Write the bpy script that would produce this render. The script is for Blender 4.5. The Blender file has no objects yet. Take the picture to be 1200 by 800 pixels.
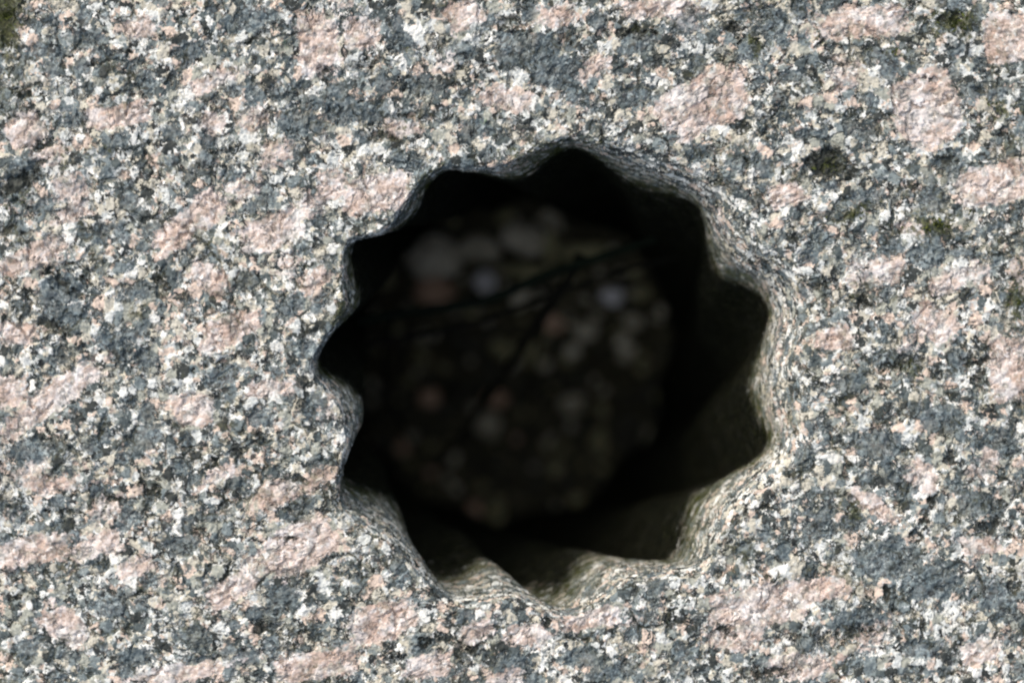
import bpy, math, random
import numpy as np
from mathutils import Vector, noise as mnoise
random.seed(7); RNG = np.random.default_rng(11)

# ------------------------------------------------------------------ camera, sky, sun, exposure
K = 0.00015                       # metres per photo pixel (1200 px wide) on the stone's face
DIST = 0.40                       # camera to stone face
scene = bpy.context.scene
def px(x, y, depth=0.0):
    """photo pixel -> world x, y at a depth below the face"""
    s = K * (DIST + depth) / DIST
    return (x - 600) * s, (400 - y) * s

cam = bpy.data.cameras.new('camera'); camo = bpy.data.objects.new('camera', cam)
scene.collection.objects.link(camo); scene.camera = camo
camo.location = (0, 0, DIST)
cam.sensor_width = 36; cam.lens = 80
cam.clip_start = 0.01; cam.clip_end = 100
cam.dof.use_dof = True; cam.dof.focus_distance = DIST + 0.001; cam.dof.aperture_fstop = 6.4

SUN_EL, SUN_AZ = 40, 135          # azimuth measured from +X counter-clockwise: light from the upper left
world = bpy.data.worlds.new('World'); scene.world = world; world.use_nodes = True
wn = world.node_tree.nodes; wl = world.node_tree.links
bg = wn['Background']; sky = wn.new('ShaderNodeTexSky'); sky.sky_type = 'NISHITA'
sky.sun_disc = False; sky.sun_elevation = math.radians(SUN_EL)
sky.sun_rotation = math.radians(90 - SUN_AZ); sky.air_density = 1.0; sky.dust_density = 8.0; sky.ozone_density = 0.6
wl.new(sky.outputs[0], bg.inputs[0]); bg.inputs[1].default_value = 0.065
sun = bpy.data.lights.new('sun', 'SUN'); suno = bpy.data.objects.new('sun', sun)
scene.collection.objects.link(suno)
d = Vector((math.cos(math.radians(SUN_AZ)) * math.cos(math.radians(SUN_EL)),
            math.sin(math.radians(SUN_AZ)) * math.cos(math.radians(SUN_EL)), math.sin(math.radians(SUN_EL))))
suno.rotation_euler = d.to_track_quat('Z', 'Y').to_euler()
sun.energy = 1.5; sun.angle = math.radians(122); sun.color = (0.91, 0.975, 1.0)
scene.view_settings.view_transform = 'Standard'; scene.view_settings.look = 'None'
scene.view_settings.exposure = 1.06; scene.view_settings.gamma = 1
scene.cycles.filter_width = 2.3

# ------------------------------------------------------------------ node helper
class NT:
    def __init__(s, name):
        s.m = bpy.data.materials.new(name); s.m.use_nodes = True
        s.t = s.m.node_tree; s.t.nodes.clear()
        s.out = s.t.nodes.new('ShaderNodeOutputMaterial')
        s.b = s.t.nodes.new('ShaderNodeBsdfPrincipled')
        s.t.links.new(s.b.outputs[0], s.out.inputs[0])
        s.co = s.t.nodes.new('ShaderNodeTexCoord').outputs['Object']
    def put(s, sock, v):
        if isinstance(v, bpy.types.NodeSocket): s.t.links.new(v, sock)
        elif v is not None: sock.default_value = v
    def math(s, op, a, b=None, c=None, clamp=False):
        n = s.t.nodes.new('ShaderNodeMath'); n.operation = op; n.use_clamp = clamp
        s.put(n.inputs[0], a); s.put(n.inputs[1], b); s.put(n.inputs[2], c); return n.outputs[0]
    def vmath(s, op, a, b=None):
        n = s.t.nodes.new('ShaderNodeVectorMath'); n.operation = op
        s.put(n.inputs[0], a); s.put(n.inputs[1], b); return n.outputs[0]
    def scalev(s, a, f):
        n = s.t.nodes.new('ShaderNodeVectorMath'); n.operation = 'SCALE'
        s.put(n.inputs[0], a); s.put(n.inputs['Scale'], f); return n.outputs[0]
    def noise(s, v, size, det=2.0, rough=0.5, col=False, dist=0.0):
        n = s.t.nodes.new('ShaderNodeTexNoise'); s.put(n.inputs['Vector'], v)
        n.inputs['Scale'].default_value = 1.0 / size; n.inputs['Detail'].default_value = det
        n.inputs['Roughness'].default_value = rough; n.inputs['Distortion'].default_value = dist
        return n.outputs['Color' if col else 'Fac']
    def voro(s, v, size, feat='F1', rand=1.0):
        n = s.t.nodes.new('ShaderNodeTexVoronoi'); n.feature = feat; s.put(n.inputs['Vector'], v)
        n.inputs['Scale'].default_value = 1.0 / size; n.inputs['Randomness'].default_value = rand
        return n
    def step(s, v, a, b):
        n = s.t.nodes.new('ShaderNodeMapRange'); n.interpolation_type = 'SMOOTHSTEP'
        s.put(n.inputs[0], v); s.put(n.inputs[1], a); s.put(n.inputs[2], b)
        return n.outputs[0]
    def mix(s, f, a, b, mode='MIX'):
        n = s.t.nodes.new('ShaderNodeMix'); n.data_type = 'RGBA'; n.blend_type = mode
        s.put(n.inputs[0], f)
        s.put(n.inputs[6], a if isinstance(a, bpy.types.NodeSocket) else (*a, 1))
        s.put(n.inputs[7], b if isinstance(b, bpy.types.NodeSocket) else (*b, 1)); return n.outputs[2]
    def sep(s, v):
        n = s.t.nodes.new('ShaderNodeSeparateXYZ'); s.put(n.inputs[0], v); return n.outputs
    def ramp(s, f, stops, interp='CONSTANT'):
        n = s.t.nodes.new('ShaderNodeValToRGB'); r = n.color_ramp; r.interpolation = interp
        s.put(n.inputs[0], f)
        while len(r.elements) < len(stops): r.elements.new(0.5)
        for e, (p, c) in zip(r.elements, stops): e.position = p; e.color = (*c, 1)
        return n.outputs[0]
    def attr(s, name):
        n = s.t.nodes.new('ShaderNodeAttribute'); n.attribute_name = name; return n.outputs['Fac']
    def combine(s, x, y, z):
        n = s.t.nodes.new('ShaderNodeCombineXYZ')
        s.put(n.inputs[0], x); s.put(n.inputs[1], y); s.put(n.inputs[2], z); return n.outputs[0]

# ------------------------------------------------------------------ granite: weathered, unpolished, coarse grained
def granite_material():
    g = NT('granite'); M = g.math
    P0 = g.vmath('MULTIPLY', g.co, (1 / K, 1 / K, 3.0 / K))             # in photo pixels; the drill smeared the grain round the wall
    w = g.vmath('SUBTRACT', g.noise(P0, 14, 3, .6, True), (0.5, 0.5, 0.5))
    w2 = g.vmath('SUBTRACT', g.noise(P0, 3.6, 2, .6, True), (0.5, 0.5, 0.5))
    P = g.vmath('ADD', g.vmath('ADD', P0, g.scalev(w, 13.0)), g.scalev(w2, 7.0))                          # warped: grain outlines are ragged
    # a frame turned along the stone's foliation
    rot = g.t.nodes.new('ShaderNodeVectorRotate'); rot.rotation_type = 'Z_AXIS'
    g.put(rot.inputs['Vector'], P); rot.inputs['Angle'].default_value = math.radians(-33)
    st = g.vmath('MULTIPLY', rot.outputs[0], (0.72, 1.0, 0.8))
    pinkF, darkF, mossF, foul_shade = g.attr('pink'), g.attr('dark'), g.attr('moss'), g.attr('foul_shade')
    pitF = g.attr('pit')

    # groundmass: little feldspar and quartz grains, two sizes
    vA = g.voro(P, 13.0); cA = g.sep(vA.outputs['Color'])
    vB = g.voro(P, 6.4); cB = g.sep(vB.outputs['Color'])
    pale = [(0.0, (.030, .036, .036)), (.12, (.075, .095, .10)), (.24, (.17, .205, .215)), (.38, (.33, .34, .30)),
            (.50, (.51, .485, .415)), (.64, (.58, .60, .59)), (.75, (.60, .49, .42)), (.86, (.74, .74, .71))]
    gA = g.ramp(cA[0], pale)
    gB = g.ramp(cB[0], [(0.0, (.022, .026, .027)), (.16, (.085, .105, .108)), (.32, (.22, .25, .245)), (.46, (.50, .47, .39)),
                        (.64, (.58, .60, .59)), (.80, (.54, .44, .375)), (.90, (.76, .77, .75))])
    ground = g.mix(g.step(cA[1], .44, .50), gA, gB)
    # clusters richer in dark mica between paler ones
    clus = g.noise(st, 55, 4, .7)
    # blue-grey grains, rounded, in random places and in the traced ones
    vC = g.voro(g.vmath('ADD', P, g.scalev(w, 6.0)), 25); cC = g.sep(vC.outputs['Color'])
    rnd = M('ADD', M('MULTIPLY', M('SUBTRACT', clus, .5), 1.9), cC[0])
    blobd = M('SUBTRACT', .50, vC.outputs['Distance'])
    blob = M('MULTIPLY', g.step(rnd, .57, .60), g.step(blobd, -.03, .05))
    edgeN = M('MULTIPLY', M('SUBTRACT', g.noise(P0, 9, 3, .7), .5), 26)
    darkT = g.step(M('ADD', darkF, edgeN), -.8, .8)
    blob = M('MULTIPLY', blob, M('SUBTRACT', 1, g.step(pinkF, -6, 4)))
    blob = M('MAXIMUM', blob, darkT)
    vD = g.voro(P, 3.6); cD = g.sep(vD.outputs['Color'])
    bluec = g.ramp(cD[0], [(0, (.022, .027, .030)), (.16, (.070, .086, .096)), (.40, (.130, .168, .185)),
                           (.70, (.20, .25, .27)), (.90, (.36, .41, .42))])
    tone = g.step(cC[2], 0, 1)
    bluec = g.mix(M('MULTIPLY', tone, .6), bluec, (.058, .084, .100))
    bluec = g.mix(M('MULTIPLY', g.step(g.noise(P0, 45, 2), .5, .7), .45), bluec, (.15, .155, .135))
    ringd = M('MULTIPLY', g.step(rnd, .57, .60), M('MULTIPLY', g.step(blobd, -.10, -.03), g.step(blobd, .08, .0)))
    col = g.mix(M('MULTIPLY', blob, .93), ground, bluec)
    col = g.mix(M('MULTIPLY', ringd, M('MULTIPLY', g.step(g.noise(P0, 18, 2), .42, .55), .75)), col, (.028, .033, .027))
    # pink feldspar crystals: streaky, cleaved, with inclusions
    pe = M('ADD', M('MULTIPLY', M('SUBTRACT', g.noise(st, 30, 3, .6), .5), 22), M('MULTIPLY', M('SUBTRACT', g.noise(P0, 11, 4, .65), .47), 26))
    pinkT = g.step(M('ADD', pinkF, pe), -.8, .8)
    vE = g.voro(g.vmath('ADD', st, g.scalev(w, 30.0)), 40); cE = g.sep(vE.outputs['Color'])
    pinkR = M('MULTIPLY', M('MULTIPLY', g.step(cE[0], .89, .91), g.step(M('SUBTRACT', .40, vE.outputs['Distance']), -.04, .04)), g.step(foul_shade, .9, .2))
    pinkR = M('MULTIPLY', pinkR, g.step(M('ADD', g.noise(P0, 8, 3, .7), 0), .40, .46))
    pinkA = M('MAXIMUM', pinkT, M('MULTIPLY', pinkR, .85))
    streak = g.noise(g.vmath('MULTIPLY', rot.outputs[0], (.35, 1.3, 1.0)), 9, 4, .7)
    pc = g.ramp(streak, [(.34, (.28, .21, .175)), (.45, (.51, .405, .355)), (.55, (.67, .575, .54)), (.67, (.82, .79, .80))], 'LINEAR')
    pc = g.mix(M('MULTIPLY', g.step(g.noise(P0, 70, 1), .50, .62), .5), pc, (.50, .34, .27))
    pc = g.mix(M('MULTIPLY', g.step(g.noise(P0, 30, 3), .52, .62), .50), pc, (.78, .78, .80))
    incl = M('MULTIPLY', g.step(cB[1], .80, .84), .75)
    pc = g.mix(M('MULTIPLY', incl, .75), pc, g.ramp(cB[2], [(0, (.05, .055, .05)), (.4, (.24, .24, .21)), (.75, (.82, .80, .77))]))
    pinkO = M('ADD', .45, M('MULTIPLY', g.step(g.noise(g.vmath('ADD', P0, (5, 77, 3)), 24, 4, .7), .38, .52), .49))
    col = g.mix(M('MULTIPLY', pinkA, pinkO), col, pc)
    # black mica flakes, single and strung along grain seams
    seam = g.voro(P, 13, 'DISTANCE_TO_EDGE').outputs['Distance']
    sn = g.noise(P0, 26, 2)
    crack = M('MULTIPLY', g.step(seam, .075, .02), g.step(sn, .47, .58))
    col = g.mix(M('MULTIPLY', crack, M('SUBTRACT', .85, M('MULTIPLY', pinkA, .5))), col, (.025, .027, .022))
    vF = g.voro(g.vmath('ADD', P, (71, 13, 5)), 12); cF = g.sep(vF.outputs['Color'])
    fl = M('MULTIPLY', g.step(M('ADD', cF[0], M('MULTIPLY', M('SUBTRACT', clus, .5), .8)), .80, .82),
           g.step(vF.outputs['Distance'], .36, .27))
    col = g.mix(M('MULTIPLY', fl, M('SUBTRACT', .9, M('MULTIPLY', pinkA, .7))), col, (.018, .020, .021))
    seam2 = g.voro(P, 30, 'DISTANCE_TO_EDGE').outputs['Distance']
    crack2 = M('MULTIPLY', g.step(seam2, .075, .02), g.step(g.noise(P0, 40, 3), .50, .57))
    col = g.mix(M('MULTIPLY', crack2, M('SUBTRACT', .85, M('MULTIPLY', pinkA, .45))), col, (.026, .029, .017))
    # every grain a little different
    col = g.mix(1.0, col, g.ramp(g.noise(P0, 3.0, 3, .7), [(.3, (.66, .66, .66)), (.68, (1.22, 1.22, 1.22))], 'LINEAR'), 'MULTIPLY')
    bk = M('MULTIPLY', g.step(g.noise(g.vmath('ADD', P0, (311, 9, 40)), 5.5, 3, .65), .585, .63), g.step(g.noise(P0, 30, 2), .42, .56))
    col = g.mix(M('MULTIPLY', bk, M('SUBTRACT', .85, M('MULTIPLY', pinkA, .55))), col, (.022, .025, .022))
    wt = M('MULTIPLY', g.step(g.noise(g.vmath('ADD', P0, (11, 509, 4)), 6.5, 3, .65), .60, .65), g.step(g.noise(P0, 34, 2), .58, .44))
    col = g.mix(M('MULTIPLY', wt, M('SUBTRACT', .55, M('MULTIPLY', blob, .4))), col, (.68, .73, .75))
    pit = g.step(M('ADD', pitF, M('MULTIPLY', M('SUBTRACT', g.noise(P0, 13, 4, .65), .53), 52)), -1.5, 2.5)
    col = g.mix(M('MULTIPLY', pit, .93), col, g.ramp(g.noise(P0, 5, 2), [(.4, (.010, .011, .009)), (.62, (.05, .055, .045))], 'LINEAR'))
    # thin dirt and algae in hollows of the face
    dirt = M('MULTIPLY', g.step(g.noise(P0, 70, 5, .7), .52, .66), M('ADD', .12, M('MULTIPLY', g.step(g.noise(P0, 9, 3, .6), .5, .6), .5)))
    col = g.mix(dirt, col, (.085, .085, .045))
    mossn = M('ADD', mossF, M('MULTIPLY', M('SUBTRACT', g.noise(P0, 12, 5, .75), .54), 90))
    mossm = g.step(mossn, -2, 4)
    mossc = g.ramp(g.noise(P0, 4, 3, .7), [(.35, (.012, .014, .007)), (.52, (.042, .048, .017)), (.68, (.12, .13, .05))], 'LINEAR')
    col = g.mix(M('MULTIPLY', mossm, .86), col, mossc)
    # algae film on the bore wall, its deep shade painted into the colour (foul = 0 on the face, 1 deep in the bore)
    fm = g.step(M('ADD', foul_shade, M('MULTIPLY', M('SUBTRACT', g.noise(P0, 24, 4, .7), .5), 1.1)), .14, .60)
    algae = g.ramp(g.noise(P0, 7, 4, .7), [(.38, (.001, .0013, .0008)), (.55, (.005, .006, .0025)), (.68, (.018, .020, .009))], 'LINEAR')  # near-black: the shade down the bore, painted as wall colour
    film = M('MULTIPLY', g.step(foul_shade, -.02, .12), M('ADD', .06, M('MULTIPLY', g.step(g.noise(P0, 15, 4, .7), .46, .60), .40)))
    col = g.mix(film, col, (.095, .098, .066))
    algae = g.mix(M('MULTIPLY', g.step(foul_shade, .62, .30), .7), algae, g.ramp(g.noise(P0, 6, 3, .7), [(.35, (.022, .026, .007)), (.55, (.070, .078, .018)), (.70, (.17, .175, .07))], 'LINEAR'))
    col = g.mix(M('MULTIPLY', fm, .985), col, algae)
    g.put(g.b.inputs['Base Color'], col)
    g.put(g.b.inputs['Roughness'], M('SUBTRACT', .78, M('MULTIPLY', blob, .16)))
    g.put(g.b.inputs['Specular IOR Level'], M('SUBTRACT', .35, M('MULTIPLY', fm, .30)))
    # relief in photo pixels
    h = M('MULTIPLY', g.noise(P0, 55, 3, .55), 10.0)
    h = M('ADD', h, M('MULTIPLY', g.noise(P0, 11, 4, .65), M('SUBTRACT', 9.5, M('MULTIPLY', pinkA, 3.0))))
    h = M('ADD', h, M('MULTIPLY', cA[2], 1.3))
    h = M('ADD', h, M('MULTIPLY', cB[2], .9))
    h = M('SUBTRACT', h, M('MULTIPLY', crack, 3.0))
    h = M('SUBTRACT', h, M('MULTIPLY', fl, 1.8))
    h = M('SUBTRACT', h, M('MULTIPLY', crack2, 4.0))
    h = M('SUBTRACT', h, M('MULTIPLY', blob, 1.0))
    h = M('ADD', h, M('MULTIPLY', pinkA, 1.0))
    h = M('SUBTRACT', h, 11.5)
    h = M('SUBTRACT', h, M('MULTIPLY', pit, 6.0))
    h = M('MULTIPLY', h, M('SUBTRACT', 1, M('MULTIPLY', g.step(foul_shade, .0, .5), .45)))   # the drilled wall is ground smoother
    dn = g.t.nodes.new('ShaderNodeDisplacement'); dn.inputs['Midlevel'].default_value = 0
    dn.inputs['Scale'].default_value = K; g.put(dn.inputs['Height'], h)
    g.t.links.new(dn.outputs[0], g.out.inputs['Displacement'])
    g.m.displacement_method = 'DISPLACEMENT'
    return g.m
GRANITE = granite_material()

# ------------------------------------------------------------------ the bore: a fluted hole, flutes wandering clockwise as they go down
CX, CY = 640.0, 440.0
OUT = [(670,168,'v'),(705,178,''),(762,206,'r'),(800,224,''),(822,240,'v'),(838,272,''),(862,312,'r'),(892,335,''),(906,362,'v'),
       (902,402,''),(898,440,'r'),(903,480,''),(909,518,'v'),(878,552,''),(846,590,'r'),(830,625,''),(816,657,'v'),(780,665,''),(735,675,'r'),
       (698,701,''),(664,714,'v'),(632,704,''),(595,694,'r'),(560,700,''),(532,699,'v'),(505,673,''),(468,632,'r'),(432,606,''),(402,583,'v'),
       (404,555,''),(413,508,'r'),(402,474,''),(371,430,'v'),(382,402,''),(405,362,'r'),(405,325,''),(411,288,'v'),(446,274,''),
       (474,246,'r'),(492,218,''),(520,200,'v'),(555,199,''),(595,195,'r'),(635,177,'')]
N = 3000
ang = np.array([math.atan2(CY - y, x - CX) for x, y, _ in OUT]); rad = np.array([math.hypot(x - CX, y - CY) for x, y, _ in OUT])
o = np.argsort(ang); angS, radS = ang[o], rad[o]
kindS = [OUT[i][2] for i in o]
def periodic(an, va, smooth=0.0):
    a = np.concatenate([an - 2 * np.pi, an, an + 2 * np.pi]); v = np.concatenate([va] * 3)
    # monotone-ish cubic (Catmull-Rom on uneven knots)
    m = np.gradient(v, a)
    def f(t):
        t = (np.asarray(t) + np.pi) % (2 * np.pi) - np.pi
        i = np.clip(np.searchsorted(a, t) - 1, 0, len(a) - 2); h = a[i + 1] - a[i]; u = (t - a[i]) / h
        return ((2*u**3 - 3*u**2 + 1) * v[i] + (u**3 - 2*u**2 + u) * h * m[i] + (-2*u**3 + 3*u**2) * v[i + 1] + (u**3 - u**2) * h * m[i + 1])
    return f
Rf = periodic(angS, radS)
rv = np.array([a for a, k in zip(angS, kindS) if k == 'v'])
def bulge(t):
    """0 in the flutes, 1 on the ridges between them"""
    a = np.concatenate([[rv[-1] - 2 * np.pi], rv, [rv[0] + 2 * np.pi]])
    t = (np.asarray(t) - a[0]) % (2 * np.pi) + a[0]
    i = np.clip(np.searchsorted(a, t) - 1, 0, len(a) - 2)
    u = (t - a[i]) / (a[i + 1] - a[i]); return np.sin(np.pi * u) ** 1.25
# width of the worn lip (px) by direction, in degrees counter-clockwise from the right
lipA = np.radians([-180, -150, -120, -100, -80, -60, -40, -20, 0, 20, 35, 50, 65, 80, 100, 120, 140, 160])
lipW = np.array([9, 12, 16, 11, 11, 14, 20, 30, 40, 46, 44, 38, 26, 12, 6, 6, 6, 6.])
Lf = periodic(lipA, lipW)
th = np.linspace(-np.pi, np.pi, N, endpoint=False)
R0, L0 = Rf(th), Lf(th)
# the traced edge is the foot of the lip, which lies below the face: its true radius is a little larger than it looks
def foot(t):
    return (2 * Lf(t) + 5) / (DIST / K) * (Rf(t) + 40 * np.cos(t) - 40 * np.sin(t))
R0 = R0 + foot(th)

DEPTH = 0.171 / K     # px
def wall_radius(t, z):
    """z = px below the lip"""
    tw = 0.0010 * z * (1 - 0.0003 * z)          # clockwise going down
    t2 = t + np.maximum(tw, 0)
    A = 27 * (1 - np.exp(-z / 110.0)) * np.exp(-np.clip(z - 350, 0, None) / 450.0)
    R = Rf(t2)
    meanR = 266.0
    k = np.clip(z / 500.0, 0, 1) * .5
    R = R * (1 - k) + meanR * k
    R = R + foot(t); wav = 2.5 * np.sin(3 * t + z / 60.) + 2.0 * np.sin(7 * t - z / 37. + 1) + 1.2 * np.sin(17 * t + z / 23.)
    return (R - A * bulge(t2) + wav * np.clip(z / 80, 0, 1)) * (1 - 0.00003 * z) - 2 * np.clip(z / 60, 0, 1)

# profile rows. face rows from the outer edge inwards, then the lip, then down the wall
HX, HY = 1500, 1350        # half size of the block's face in px (the stone runs on beyond the picture)
rect = np.minimum(HX / np.maximum(np.abs(np.cos(th)), 1e-6), HY / np.maximum(np.abs(np.sin(th)), 1e-6))
FR = 480
near = 760.0
fx, fy, fz = [], [], []
Rout = R0 + L0
Rout = Rout + np.interp(np.degrees(th), [-50, -30, 25, 45], [0, 6, 6, 0])
# smooth the outer edge of the lip so the wear band is rounder than the flutes
kern = np.hanning(121); kern /= kern.sum()
Rsm = np.convolve(np.concatenate([Rout[-60:], Rout, Rout[:60]]), kern, 'valid')
mixw = np.clip((L0 - 8) / 22, 0, 1); Rout = Rout * (1 - mixw) + np.maximum(Rsm, R0 + 8) * mixw
for j in range(70):                       # coarse outer field
    u = (j / 70) ** 0.8; fr = rect * (1 - u) + near * u; fx.append(fr * np.cos(th)); fy.append(fr * np.sin(th)); fz.append(np.zeros(N))
for j in range(FR):
    u = j / FR; fr = near * (1 - u) + Rout * u
    fx.append(fr * np.cos(th)); fy.append(fr * np.sin(th)); fz.append(np.zeros(N))
LR = 46
ldepth = L0 * 2.0 + 5                    # how far down the lip reaches
for j in range(LR + 1):
    u = j / LR * math.pi / 2
    fr = R0 + (Rout - R0) * (1 - math.sin(u)); zz = -ldepth * (1 - math.cos(u))
    fx.append(fr * np.cos(th)); fy.append(fr * np.sin(th)); fz.append(zz)
nface = len(fx)
wz = np.concatenate([np.arange(1.6, 420, 1.9), np.linspace(424, DEPTH + 40, 150)])
LEAN = -0.047
wx, wy, wzz = [fx[-1]], [fy[-1]], [fz[-1]]
for z in wz:
    fr = wall_radius(th, z)
    wx.append(fr * np.cos(th)); wy.append(fr * np.sin(th)); wzz.append(fz[-1 if False else nface - 1] - z)
def finish(ax, ay, az):
    X = np.array(ax); Y = np.array(ay); Z = np.array(az)
    lean = np.minimum(Z, 0)
    X = X + CX - 600 + LEAN * -lean * 1.0
    Y = Y + 400 - CY + 0.002 * -lean
    return X, Y, Z

# minerals traced from the photograph: x, y, half length, half width, angle (deg)
PINK = [(132,135,40,16,10),(252,95,34,10,22),(248,143,12,14,60),(222,262,60,21,40),(36,302,42,13,24),(246,326,30,17,-35),(266,388,40,19,28),
 (62,466,78,16,37),(8,458,24,22,0),(440,228,44,26,12),(388,218,18,18,0),(425,38,22,22,0),(372,52,26,40,10),(318,270,42,22,20),(60,568,28,12,10),
 (35,645,48,18,10),(78,735,36,18,-35),(352,640,48,30,30),(325,582,32,14,30),(224,480,26,20,0),(320,455,28,10,10),(448,727,42,26,20),
 (372,778,50,18,10),(215,788,66,10,10),(825,122,62,36,25),(590,115,32,14,-10),(700,78,20,10,20),(545,18,26,18,30),(1088,125,46,52,20),
 (1165,215,50,28,10),(1182,45,32,36,0),(1010,25,64,22,5),(922,226,24,15,20),(1040,318,18,15,0),(1186,430,30,44,0),(1095,380,30,22,-30),
 (762,10,44,12,0),(895,708,62,26,8),(962,690,40,16,10),(860,750,30,14,0),(700,724,44,12,6),(1022,592,32,9,-38),(1082,560,22,16,-40),
 (940,780,44,16,5),(620,745,28,14,0),(1065,268,14,8,0),(160,30,22,12,10),(30,150,26,22,30),(20,390,20,14,0),(500,780,30,14,10),
 (115,640,30,14,20),(250,560,24,10,20),(370,330,20,12,50),(980,395,22,14,0),(650,20,22,12,0),(1150,640,26,10,0),(1150,765,30,16,10),
 (1110,330,22,12,20),(470,150,18,10,0),(560,740,24,12,30),(270,690,30,16,35),(160,665,26,12,30),(85,250,26,10,20)]
DARK = [(905,26,22,22,0),(1112,185,24,16,20),(1095,235,22,20,0),(970,190,27,19,0),(1085,300,26,18,0),(1045,290,18,12,0),(201,155,15,13,0),(381,82,17,12,0),
 (60,82,12,12,0),(170,95,16,16,0),(345,145,25,20,0),(70,340,32,22,20),(400,130,25,20,0),(620,60,42,26,0),(655,85,40,22,0),(290,25,36,14,10),
 (100,45,28,16,0),(470,50,20,16,0),(35,530,28,18,0),(168,512,30,18,10),(115,575,14,12,0),(355,590,18,14,0),(230,748,20,18,0),(1030,520,36,20,0),
 (1105,490,30,20,0),(1038,655,46,26,0),(1090,682,42,24,0),(1010,730,34,20,0),(1142,590,26,18,0),(1060,562,26,18,0),(940,535,17,20,0),
 (745,726,24,13,0),(570,737,18,12,0),(440,130,20,16,20),(180,270,22,14,0),(270,205,15,12,0),(75,370,34,16,10),(130,400,20,14,0),(130,710,26,16,0),
 (20,600,16,14,0),(215,640,24,14,20),(330,700,24,14,0),(260,440,28,16,20),(305,490,18,14,0),(150,610,20,12,20),(490,100,22,14,0),(540,60,22,14,0),
 (560,150,26,12,0),(750,50,26,14,0),(800,30,24,14,0),(740,110,22,14,0),(1020,230,20,12,0),(960,280,22,12,0),(1000,450,24,14,0),(1170,520,26,22,0),
 (1040,420,26,14,0),(870,190,22,12,0),(820,180,20,12,0),(1140,105,22,14,0),(1060,20,16,12,0),(30,200,26,20,0),(90,140,20,12,0),(360,410,20,14,0),
 (340,360,26,14,40),(370,480,16,22,0),(680,770,26,14,0),(600,780,30,16,0),(730,785,20,12,0),(960,620,22,14,0),(1000,610,18,12,0),(1170,700,26,18,0),
 (1080,760,30,14,0),(290,330,20,14,20),(170,420,22,14,0),(20,230,18,14,0),(80,640,18,12,0),(30,760,18,14,0),(160,770,26,14,0),(290,770,20,12,0),
 (425,600,16,12,0),(930,90,18,10,0),(880,60,20,12,0),(480,190,20,14,0),(310,230,16,20,0),(220,60,24,14,0),(330,110,18,12,0)]
MOSS = [(1095,265,36,14,0,1),(1122,26,34,16,0,1),(1190,352,16,28,0,1),(1070,432,20,9,0,1),(886,52,14,12,0,1),(4,24,22,40,0,1.2),(22,232,30,14,30,.5),(1000,252,26,12,20,.9),
 (1180,130,30,14,20,.8),(975,192,22,12,0,.8),(1050,60,26,8,0,.7),(960,42,14,8,0,.8),(1000,350,26,10,60,.5),(755,32,36,10,0,.6),(450,150,40,10,0,.6),
 (1140,480,40,14,30,.4),(1000,600,22,24,60,.4),(110,180,24,14,30,.5),(75,190,16,24,0,.5),(880,620,20,8,0,.2),(480,60,12,20,0,.3),(640,178,60,14,10,.9),
 (500,215,30,14,45,.7),(880,352,30,14,-50,.5),(905,512,18,14,0,.6),(800,640,20,14,0,.4),(740,210,70,12,-20,.6),(400,370,12,50,0,.8)]
PIT = [(970,192,28,20,10),(380,82,9,7,0),(1112,187,18,11,20),(665,45,6,5,0),(670,52,5,5,0),(178,575,10,14,60),(135,584,10,5,0),(1087,600,7,24,-25),(1075,628,6,14,30),
 (1165,615,14,8,0),(1150,430,7,22,-20),(1060,425,22,8,10),(790,450,1,1,0),(5,30,14,36,0),(20,215,30,14,30),(50,170,16,7,20),(70,330,30,7,-40),(110,75,20,6,20),(150,60,14,6,0),(10,270,16,8,0),(30,110,10,6,30),(60,380,30,5,-30),(200,90,8,8,0),(300,45,24,5,25),(240,70,14,5,10),
 (255,425,22,5,15),(590,28,8,6,0),(470,95,9,6,0),(480,135,10,6,0),(305,735,14,9,0),(500,750,14,10,0),(460,770,12,7,0),(1005,740,30,6,10),(890,790,34,7,5),(930,745,20,5,5),
 (850,740,16,6,-10),(1000,200,10,12,0),(955,335,12,6,0),(1010,355,14,8,50),(870,150,12,7,0),(740,36,36,7,5),(860,35,8,12,60),(450,160,26,6,-10),(1185,150,16,7,25),(1150,105,14,8,0),
 (1090,90,10,6,0),(1120,20,18,8,0),(340,630,6,3,0),(640,730,10,8,0),(560,760,18,6,0),(960,450,12,6,0),(1115,540,12,6,-20),(1000,590,9,7,0),(870,600,6,8,0),(110,330,14,5,-20),
 (40,190,14,6,0),(15,700,10,6,0),(350,560,8,5,0),(300,510,10,6,0),(420,120,8,5,0),(1040,700,6,12,20),(1190,690,10,6,0),(230,620,8,5,0),(75,600,10,4,0),(190,330,14,4,-30)]
def field(X, Y, lst, cut=-22.0, pw=2.0, k=1.0):
    out = np.full(X.shape, cut)
    for e in lst:
        cx, cy, a, b, an = e[0] - 600, 400 - e[1], e[2] * k, e[3] * k, math.radians(e[4])
        m = (np.abs(X - cx) < 2.2 * max(a, b) + 30) & (np.abs(Y - cy) < 2.2 * max(a, b) + 30)
        if not m.any(): continue
        x, y = X[m] - cx, Y[m] - cy
        u = x * math.cos(an) + y * math.sin(an); v = -x * math.sin(an) + y * math.cos(an)
        rho = (np.abs(u / a) ** pw + np.abs(v / b) ** pw) ** (1 / pw)
        f = (1 - rho) * min(a, b)
        if len(e) > 5: f = f - (1 - e[5]) * 14
        out[m] = np.maximum(out[m], np.maximum(f, cut))
    return out

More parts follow.
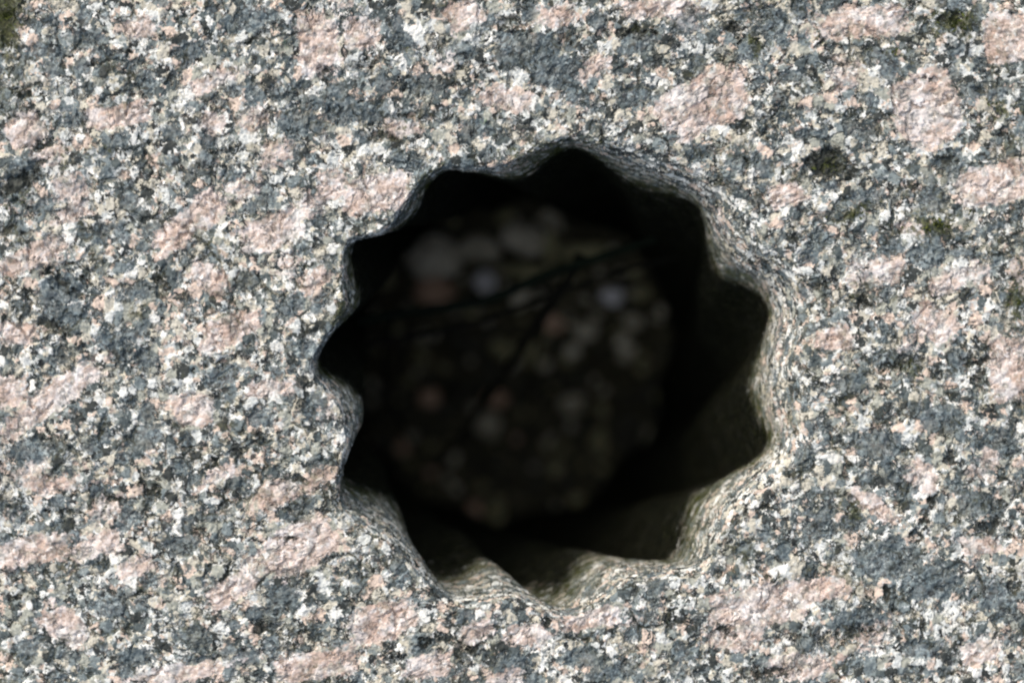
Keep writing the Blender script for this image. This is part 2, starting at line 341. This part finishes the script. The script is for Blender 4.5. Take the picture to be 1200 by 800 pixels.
def grid_mesh(name, X, Y, Z, foul_shade, extra=None):
    rows, n = X.shape
    nv = rows * n
    co = np.stack([X.ravel(), Y.ravel(), Z.ravel()], 1) * K
    i = np.arange(rows - 1)[:, None] * n; j = np.arange(n)[None, :]; j2 = (j + 1) % n
    q = np.stack([i + j, i + j2, i + n + j2, i + n + j], -1).reshape(-1, 4)
    if extra is not None:
        co = np.concatenate([co, extra[0]]); q = np.concatenate([q, extra[1]])
    me = bpy.data.meshes.new(name); me.vertices.add(len(co)); me.vertices.foreach_set('co', co.ravel())
    me.loops.add(q.size); me.loops.foreach_set('vertex_index', q.ravel().astype(np.int32))
    me.polygons.add(len(q)); me.polygons.foreach_set('loop_start', (np.arange(len(q)) * 4).astype(np.int32))
    me.polygons.foreach_set('use_smooth', np.ones(len(q), bool))
    me.update(calc_edges=True)
    Xp, Yp, Zp = X.ravel(), Y.ravel(), Z.ravel()
    deep = np.clip(-Zp / 60.0, 0, 1) * 26
    for nm, vals in (('pink', field(Xp, Yp, PINK, pw=3.6, k=.86) - deep), ('dark', field(Xp, Yp, DARK, k=.90) - deep), ('moss', field(Xp, Yp, MOSS, -60)), ('pit', field(Xp, Yp, PIT) - deep), ('foul_shade', foul_shade.ravel())):
        at = me.attributes.new(nm, 'FLOAT', 'POINT'); full = np.full(len(co), -30.0 if nm != 'foul_shade' else 0.0); full[:nv] = vals
        at.data.foreach_set('value', full.astype(np.float32))
    me.materials.append(GRANITE)
    ob = bpy.data.objects.new(name, me); scene.collection.objects.link(ob); return ob

FX, FY, FZ = finish(fx, fy, fz)
# gentle unevenness of the split face, none at the very lip
FZ = FZ + 4.0 * (np.sin(FX / 170 + FY / 240) + np.sin(FX / 97 - FY / 130 + 2) * .5) * np.clip((np.hypot(FX - 40, FY + 40) - 330) / 200, 0, 1)
# foul: algae film plus shade painted into the colour. starts sooner on the shaded upper and left walls
def foul_shade_of(X, Y, Z, t):
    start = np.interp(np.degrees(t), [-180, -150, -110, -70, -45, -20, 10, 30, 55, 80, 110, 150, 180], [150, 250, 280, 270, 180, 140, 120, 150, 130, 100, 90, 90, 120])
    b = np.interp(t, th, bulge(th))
    start = start * (.75 + .55 * b)                       # the hollow flutes go dark first: growth plus painted shade
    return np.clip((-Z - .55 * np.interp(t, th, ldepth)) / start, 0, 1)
T = np.broadcast_to(th, FX.shape)
# outer skirt: sides of the block down to its underside
EXT = None
c0 = np.stack([FX[0], FY[0], FZ[0] - 0], 1) * K
low = c0.copy(); low[:, 2] = -(DEPTH + 60) * K
base_index = FX.size
jj = np.arange(N); jn = (jj + 1) % N
EXT = (low, np.stack([jj, base_index + jj, base_index + jn, jn], 1))
block = bpy.data.objects.new('granite_block', None); scene.collection.objects.link(block); block.empty_display_size = .02
face = grid_mesh('rough_face', FX, FY, FZ, foul_shade_of(FX, FY, FZ, T), EXT); face.parent = block
block['label'] = 'coarse pink, white and blue-grey granite block pierced by a dark fluted drill hole'; block['category'] = 'stone block'
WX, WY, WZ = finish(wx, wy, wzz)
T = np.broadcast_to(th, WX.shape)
bore = grid_mesh('bore_wall', WX, WY, WZ, foul_shade_of(WX, WY, WZ, T))
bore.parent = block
bore['label'] = 'fluted wall of the drill hole, dark green algae and the shade of the depth painted in its colour'

# ------------------------------------------------------------------ litter at the bottom of the hole
def simple_mat(name, stops, size, rough=.8, bump=1.0):
    g = NT(name); P = g.scalev(g.co, 1 / K)
    info = g.t.nodes.new('ShaderNodeObjectInfo')
    P = g.vmath('ADD', P, g.scalev(g.combine(info.outputs['Random'], 0.3, 0.7), 900))
    c = g.ramp(g.noise(P, size, 4, .65), stops, 'LINEAR')
    g.put(g.b.inputs['Base Color'], c); g.b.inputs['Roughness'].default_value = rough; g.b.inputs['Specular IOR Level'].default_value = .2
    b = g.t.nodes.new('ShaderNodeBump'); b.inputs['Strength'].default_value = .6; b.inputs['Distance'].default_value = K * 3 * bump
    g.put(b.inputs['Height'], g.noise(P, size * .4, 4, .6)); g.t.links.new(b.outputs[0], g.b.inputs['Normal'])
    return g.m
SOIL = simple_mat('soil', [(.35, (.02, .018, .011)), (.55, (.075, .066, .040)), (.7, (.19, .17, .115))], 22)
PEB = {'light': simple_mat('light_stone_chip', [(.35, (.40, .36, .27)), (.55, (.70, .64, .52)), (.7, (.82, .78, .68))], 20),
       'dark': simple_mat('dark_pebble', [(.35, (.02, .02, .016)), (.55, (.055, .052, .04)), (.7, (.12, .115, .09))], 20),
       'grey': simple_mat('grey_pebble', [(.35, (.24, .215, .16)), (.55, (.54, .49, .38)), (.7, (.72, .67, .56))], 20),
       'pink': simple_mat('pink_pebble', [(.35, (.36, .23, .16)), (.55, (.58, .38, .27)), (.7, (.70, .52, .40))], 20),
       'pale': simple_mat('pale_pebble', [(.35, (.60, .58, .60)), (.55, (.80, .78, .80)), (.7, (.88, .87, .88))], 20),
       'olive': simple_mat('mossy_pebble', [(.35, (.16, .15, .08)), (.55, (.36, .33, .19)), (.7, (.55, .50, .33))], 18)}
STEM = simple_mat('dry_stem', [(.35, (.003, .0028, .002)), (.6, (.009, .008, .005)), (.8, (.018, .015, .010))], 30)
GREENSTEM = simple_mat('green_blade', [(.35, (.001, .003, .001)), (.6, (.003, .008, .003)), (.8, (.007, .015, .006))], 30)

import bmesh
def tag(o, label, cat, group=None, kind=None):
    if label: o['label'] = label
    if cat: o['category'] = cat
    if group: o['group'] = group
    if kind: o['kind'] = kind
def link(name, bm, mat, smooth=True):
    me = bpy.data.meshes.new(name); bm.to_mesh(me); bm.free()
    for p in me.polygons: p.use_smooth = smooth
    me.materials.append(mat); ob = bpy.data.objects.new(name, me); scene.collection.objects.link(ob); return ob
BD = 0.171
fcx, fcy = (CX - 600) * K + LEAN * BD, (400 - CY) * K
# soil floor, uneven, heaped higher towards the upper wall
def rise(Y):
    t = min(max(((Y / K) + 190) / 340.0, 0), 1); return .040 * t * t * (3 - 2 * t)
# soil floor
bm = bmesh.new(); rings = []
for i in range(1, 41):
    rr = 300 * K * i / 40
    rings.append([bm.verts.new((fcx + rr * math.cos(a), fcy + rr * math.sin(a),
        -BD - 0.002 + rise(fcy + rr * math.sin(a)) + 0.004 * mnoise.noise(Vector((rr * math.cos(a) * 90, rr * math.sin(a) * 90, 3))) + 0.0015 * mnoise.noise(Vector((rr * math.cos(a) * 330, rr * math.sin(a) * 330, 7)))))
        for a in [2 * math.pi * k / 96 for k in range(96)]])
c = bm.verts.new((fcx, fcy, -BD - .002 + rise(fcy)))
for k in range(96): bm.faces.new((c, rings[0][k], rings[0][(k + 1) % 96]))
for i in range(39):
    for k in range(96): bm.faces.new((rings[i][k], rings[i + 1][k], rings[i + 1][(k + 1) % 96], rings[i][(k + 1) % 96]))
soil = link('soil', bm, SOIL); soil['kind'] = 'structure'

def pebble(x, y, rx, ry, tone, name='pebble', lift=0.0, ang=None, flat=.6):
    """x, y, rx, ry as seen in the photo"""
    dep = BD - 0.001 - lift - rise(px(x, y, BD)[1]); dep = BD - 0.001 - lift - rise(px(x, y, dep)[1])
    X, Y = px(x, y, dep); s = K * (DIST + dep) / DIST
    bm = bmesh.new(); bmesh.ops.create_icosphere(bm, subdivisions=3, radius=1)
    sd = Vector((random.random() * 50, random.random() * 50, random.random() * 50))
    for v in bm.verts:
        n = v.co.normalized(); f = 1 + .42 * mnoise.noise(n * 1.1 + sd) + .16 * mnoise.noise(n * 2.6 + sd) + .05 * mnoise.noise(n * 6 + sd)
        v.co = Vector((n.x * rx * s, n.y * ry * s, n.z * flat * min(rx, ry) * s)) * f
    ob = link(name, bm, PEB[tone]); ob.location = (X, Y, -dep + flat * min(rx, ry) * s * .4)
    ob.rotation_euler = (random.uniform(-.3, .3), random.uniform(-.3, .3), random.uniform(0, 6.28) if ang is None else ang)
    return ob
SPECIAL = [(568,330,13,12,'pale','small palest grey pebble just above the longer dark stem'),
 (503,466,12,11,'pink','small bright pink pebble alone at the left of the hole floor'),
 (582,468,13,11,'pink','pink pebble right beside the lower end of the thin slanting twig'),
 (572,498,15,14,'grey','grey pebble directly below the pink pebble by the slanting twig'),
 (717,347,13,12,'pale','pale lilac-grey pebble right of the stems, near the right floor edge'),
 (510,302,30,24,'light','largest grey stone chip, lying in the upper left of the hole floor'),
 (508,340,26,16,'pink','reddish stone chip wedged under the largest grey chip'),
 (612,280,26,20,'light','rounded grey stone at the very top of the hole floor'),
 (645,292,9,22,'olive','narrow upright ochre stone beside the rounded top stone'),
 (683,296,30,11,'olive','long olive stone lying above the right end of the longer stem'),
 (612,318,24,10,'olive','flat olive stone between the palest pebble and the narrow ochre stone'),
 (560,290,26,15,'grey','brown-grey stone between the largest chip and the top stone'),
 (668,474,12,12,'grey','small blue-grey pebble near the middle right of the floor')]
spots = []
for x, y, rx, ry, t, lab in SPECIAL:
    o = pebble(x, y, rx, ry, t, 'pebble', .002, 0.0); tag(o, lab, 'pebble', 'stones on the floor of the hole'); spots.append((x, y, max(rx, ry)))
LAB = {'dark': ('pebble', 'small blackish pebble in the dark litter on the hole floor'),
       'grey': ('pebble', 'small plain grey pebble in the dark litter on the hole floor'),
       'pink': ('pebble', 'small dull pinkish pebble in the dark litter on the hole floor'),
       'olive': ('pebble', 'small olive-brown algae-stained pebble on the hole floor'),
       'pale': ('pebble', 'small whitish pebble in the dark litter on the hole floor')}
cnt = 0; tries = 0
while cnt < 270 and tries < 9000:
    tries += 1
    a = random.uniform(0, 2 * math.pi); r = 190 * math.sqrt(random.random())
    x, y = 602 + r * math.cos(a), 434 + r * math.sin(a); s = random.choice([4, 5, 5, 6, 7, 8, 10, 13])
    if any(math.hypot(x - p, y - q) < (s + w) * .82 for p, q, w in spots): continue
    t = random.choices(['grey', 'olive', 'pink', 'dark', 'pale'], [(9 if y + .5 * x > 800 else 22) if y > 380 else 44, 24, 3, 70 if y > 380 else 22, 0])[0]  # more dark stones lower down: the floor's dimming put into their tone
    ob = pebble(x, y, s * random.uniform(.9, 1.35), s * random.uniform(.7, 1.0), t)
    tag(ob, LAB[t][1], LAB[t][0], 'small %s pebbles scattered over the hole floor' % t); spots.append((x, y, s)); cnt += 1

def stem(pts, r0, r1, mat, name, label, cat, group=None, leaf=False):
    """pts: (x, y in the photo, height above the floor in metres)"""
    P = [Vector((*px(x, y, BD - h), -(BD - h))) for x, y, h in pts]
    Q = []
    for i in range(len(P) - 1):
        a, b, c_, d_ = P[max(i - 1, 0)], P[i], P[i + 1], P[min(i + 2, len(P) - 1)]
        for k in range(10):
            t = k / 10; Q.append(0.5 * ((2 * b) + (-a + c_) * t + (2 * a - 5 * b + 4 * c_ - d_) * t * t + (-a + 3 * b - 3 * c_ + d_) * t ** 3))
    Q.append(P[-1]); bm = bmesh.new(); prev = None; first = None
    for i, p in enumerate(Q):
        tg = (Q[min(i + 1, len(Q) - 1)] - Q[max(i - 1, 0)]).normalized(); s = tg.cross(Vector((0, 0, 1))).normalized(); u = s.cross(tg)
        r = r0 + (r1 - r0) * i / (len(Q) - 1); r *= 1 + .12 * math.sin(i * 1.7); fl = .3 if leaf else 1
        ring = [bm.verts.new(p + s * math.cos(q) * r + u * math.sin(q) * r * fl) for q in [k * math.pi / 5 for k in range(10)]]
        if prev:
            for k in range(10): bm.faces.new((prev[k], prev[(k + 1) % 10], ring[(k + 1) % 10], ring[k]))
        else: first = ring
        prev = ring
    bm.faces.new(first[::-1]); bm.faces.new(prev)
    o = link(name, bm, mat); tag(o, label, cat, group); return o
stem([(418,378,.114),(460,369,.114),(510,362,.113),(575,350,.113),(640,322,.112),(720,296,.111),(790,272,.110),(842,250,.108)], .00105, .0008, GREENSTEM, 'grass_stem',
     'long dark green stem lying right across the upper part of the hole', 'plant stem')
stem([(424,404,.107),(492,392,.106),(560,377,.105),(620,355,.104),(700,326,.102),(800,300,.100),(846,288,.098)], .00055, .00042, STEM, 'dry_stem',
     'thinner dry brown stem running just below the long green one', 'plant stem')
stem([(680,300,.106),(655,345,.100),(612,405,.088),(562,480,.068),(520,540,.014)], .0011, .0008, STEM, 'twig',
     'thin dark twig slanting from the stems down past the pink pebble', 'twig')
stem([(642,326,.088),(636,385,.078),(620,452,.060),(612,520,.004)], .00038, .0003, STEM, 'twig',
     'very thin nearly upright twig right of the slanting twig', 'twig')
stem([(462,366,.094),(450,430,.07),(470,498,.05),(500,560,.004)], .0006, .0004, STEM, 'twig',
     'dark curved twig at the left edge of the hole floor', 'twig')
stem([(760,500,.006),(742,560,.006),(700,596,.006),(640,614,.005)], .0009, .0006, simple_mat('pale_straw', [(.3, (.16, .15, .10)), (.7, (.36, .34, .26))], 25), 'straw',
     'faint curved olive straw along the lower right edge of the hole floor', 'plant stem')

# ------------------------------------------------------------------ moss and lichen on the face
def patch(name, spotsl, mat, label, cat, n_per, h, w):
    bm = bmesh.new()
    for (x, y, a, b) in spotsl:
        for _ in range(int(n_per * a * b / 200)):
            q = random.uniform(0, 6.28); r = abs(random.gauss(0, .62))
            X = (x + a * r * math.cos(q) - 600) * K; Y = (400 - y + b * r * math.sin(q)) * K
            if mnoise.noise(Vector((X / K / 8, Y / K / 8, 1))) < .02: continue
            z0 = -2.5 * K; d = Vector((random.gauss(0, .7), random.gauss(0, .7), 1)).normalized(); s = d.cross(Vector((random.random() - .5, random.random() - .5, .2))).normalized()
            hh = h * K * random.uniform(.5, 1.3); ww = w * K * random.uniform(.6, 1.2); p = Vector((X, Y, z0))
            vs = [bm.verts.new(p - s * ww * .5), bm.verts.new(p + s * ww * .5), bm.verts.new(p + d * hh * .6 + s * ww * .6), bm.verts.new(p + d * hh), bm.verts.new(p + d * hh * .6 - s * ww * .6)]
            bm.faces.new(vs)
    o = link(name, bm, mat, False); tag(o, label, cat, None, 'stuff'); return o
MOSSM = simple_mat('moss', [(.3, (.02, .028, .008)), (.55, (.07, .085, .02)), (.75, (.16, .18, .05))], 6)
LICHM = simple_mat('lichen', [(.3, (.22, .30, .20)), (.55, (.40, .50, .36)), (.75, (.58, .66, .52))], 6)
patch('moss', [(1095,264,34,10),(1122,28,30,12),(1192,352,10,24),(1070,432,14,6),(886,50,9,8),(6,20,14,22),(1002,252,20,6),(1160,120,14,6),(972,196,16,6),(1050,62,16,5),(1130,250,10,6)],
      MOSSM, 'tiny olive green moss tufts growing in pits of the granite face', 'moss', 60, 6.0, 2.4)
patch('lichen', [(332,50,10,12),(570,142,11,5),(636,20,9,8),(786,728,8,6)],
      LICHM, 'pale green lichen crumbs on the granite face above and below the hole', 'lichen', 45, 3.5, 3.0)
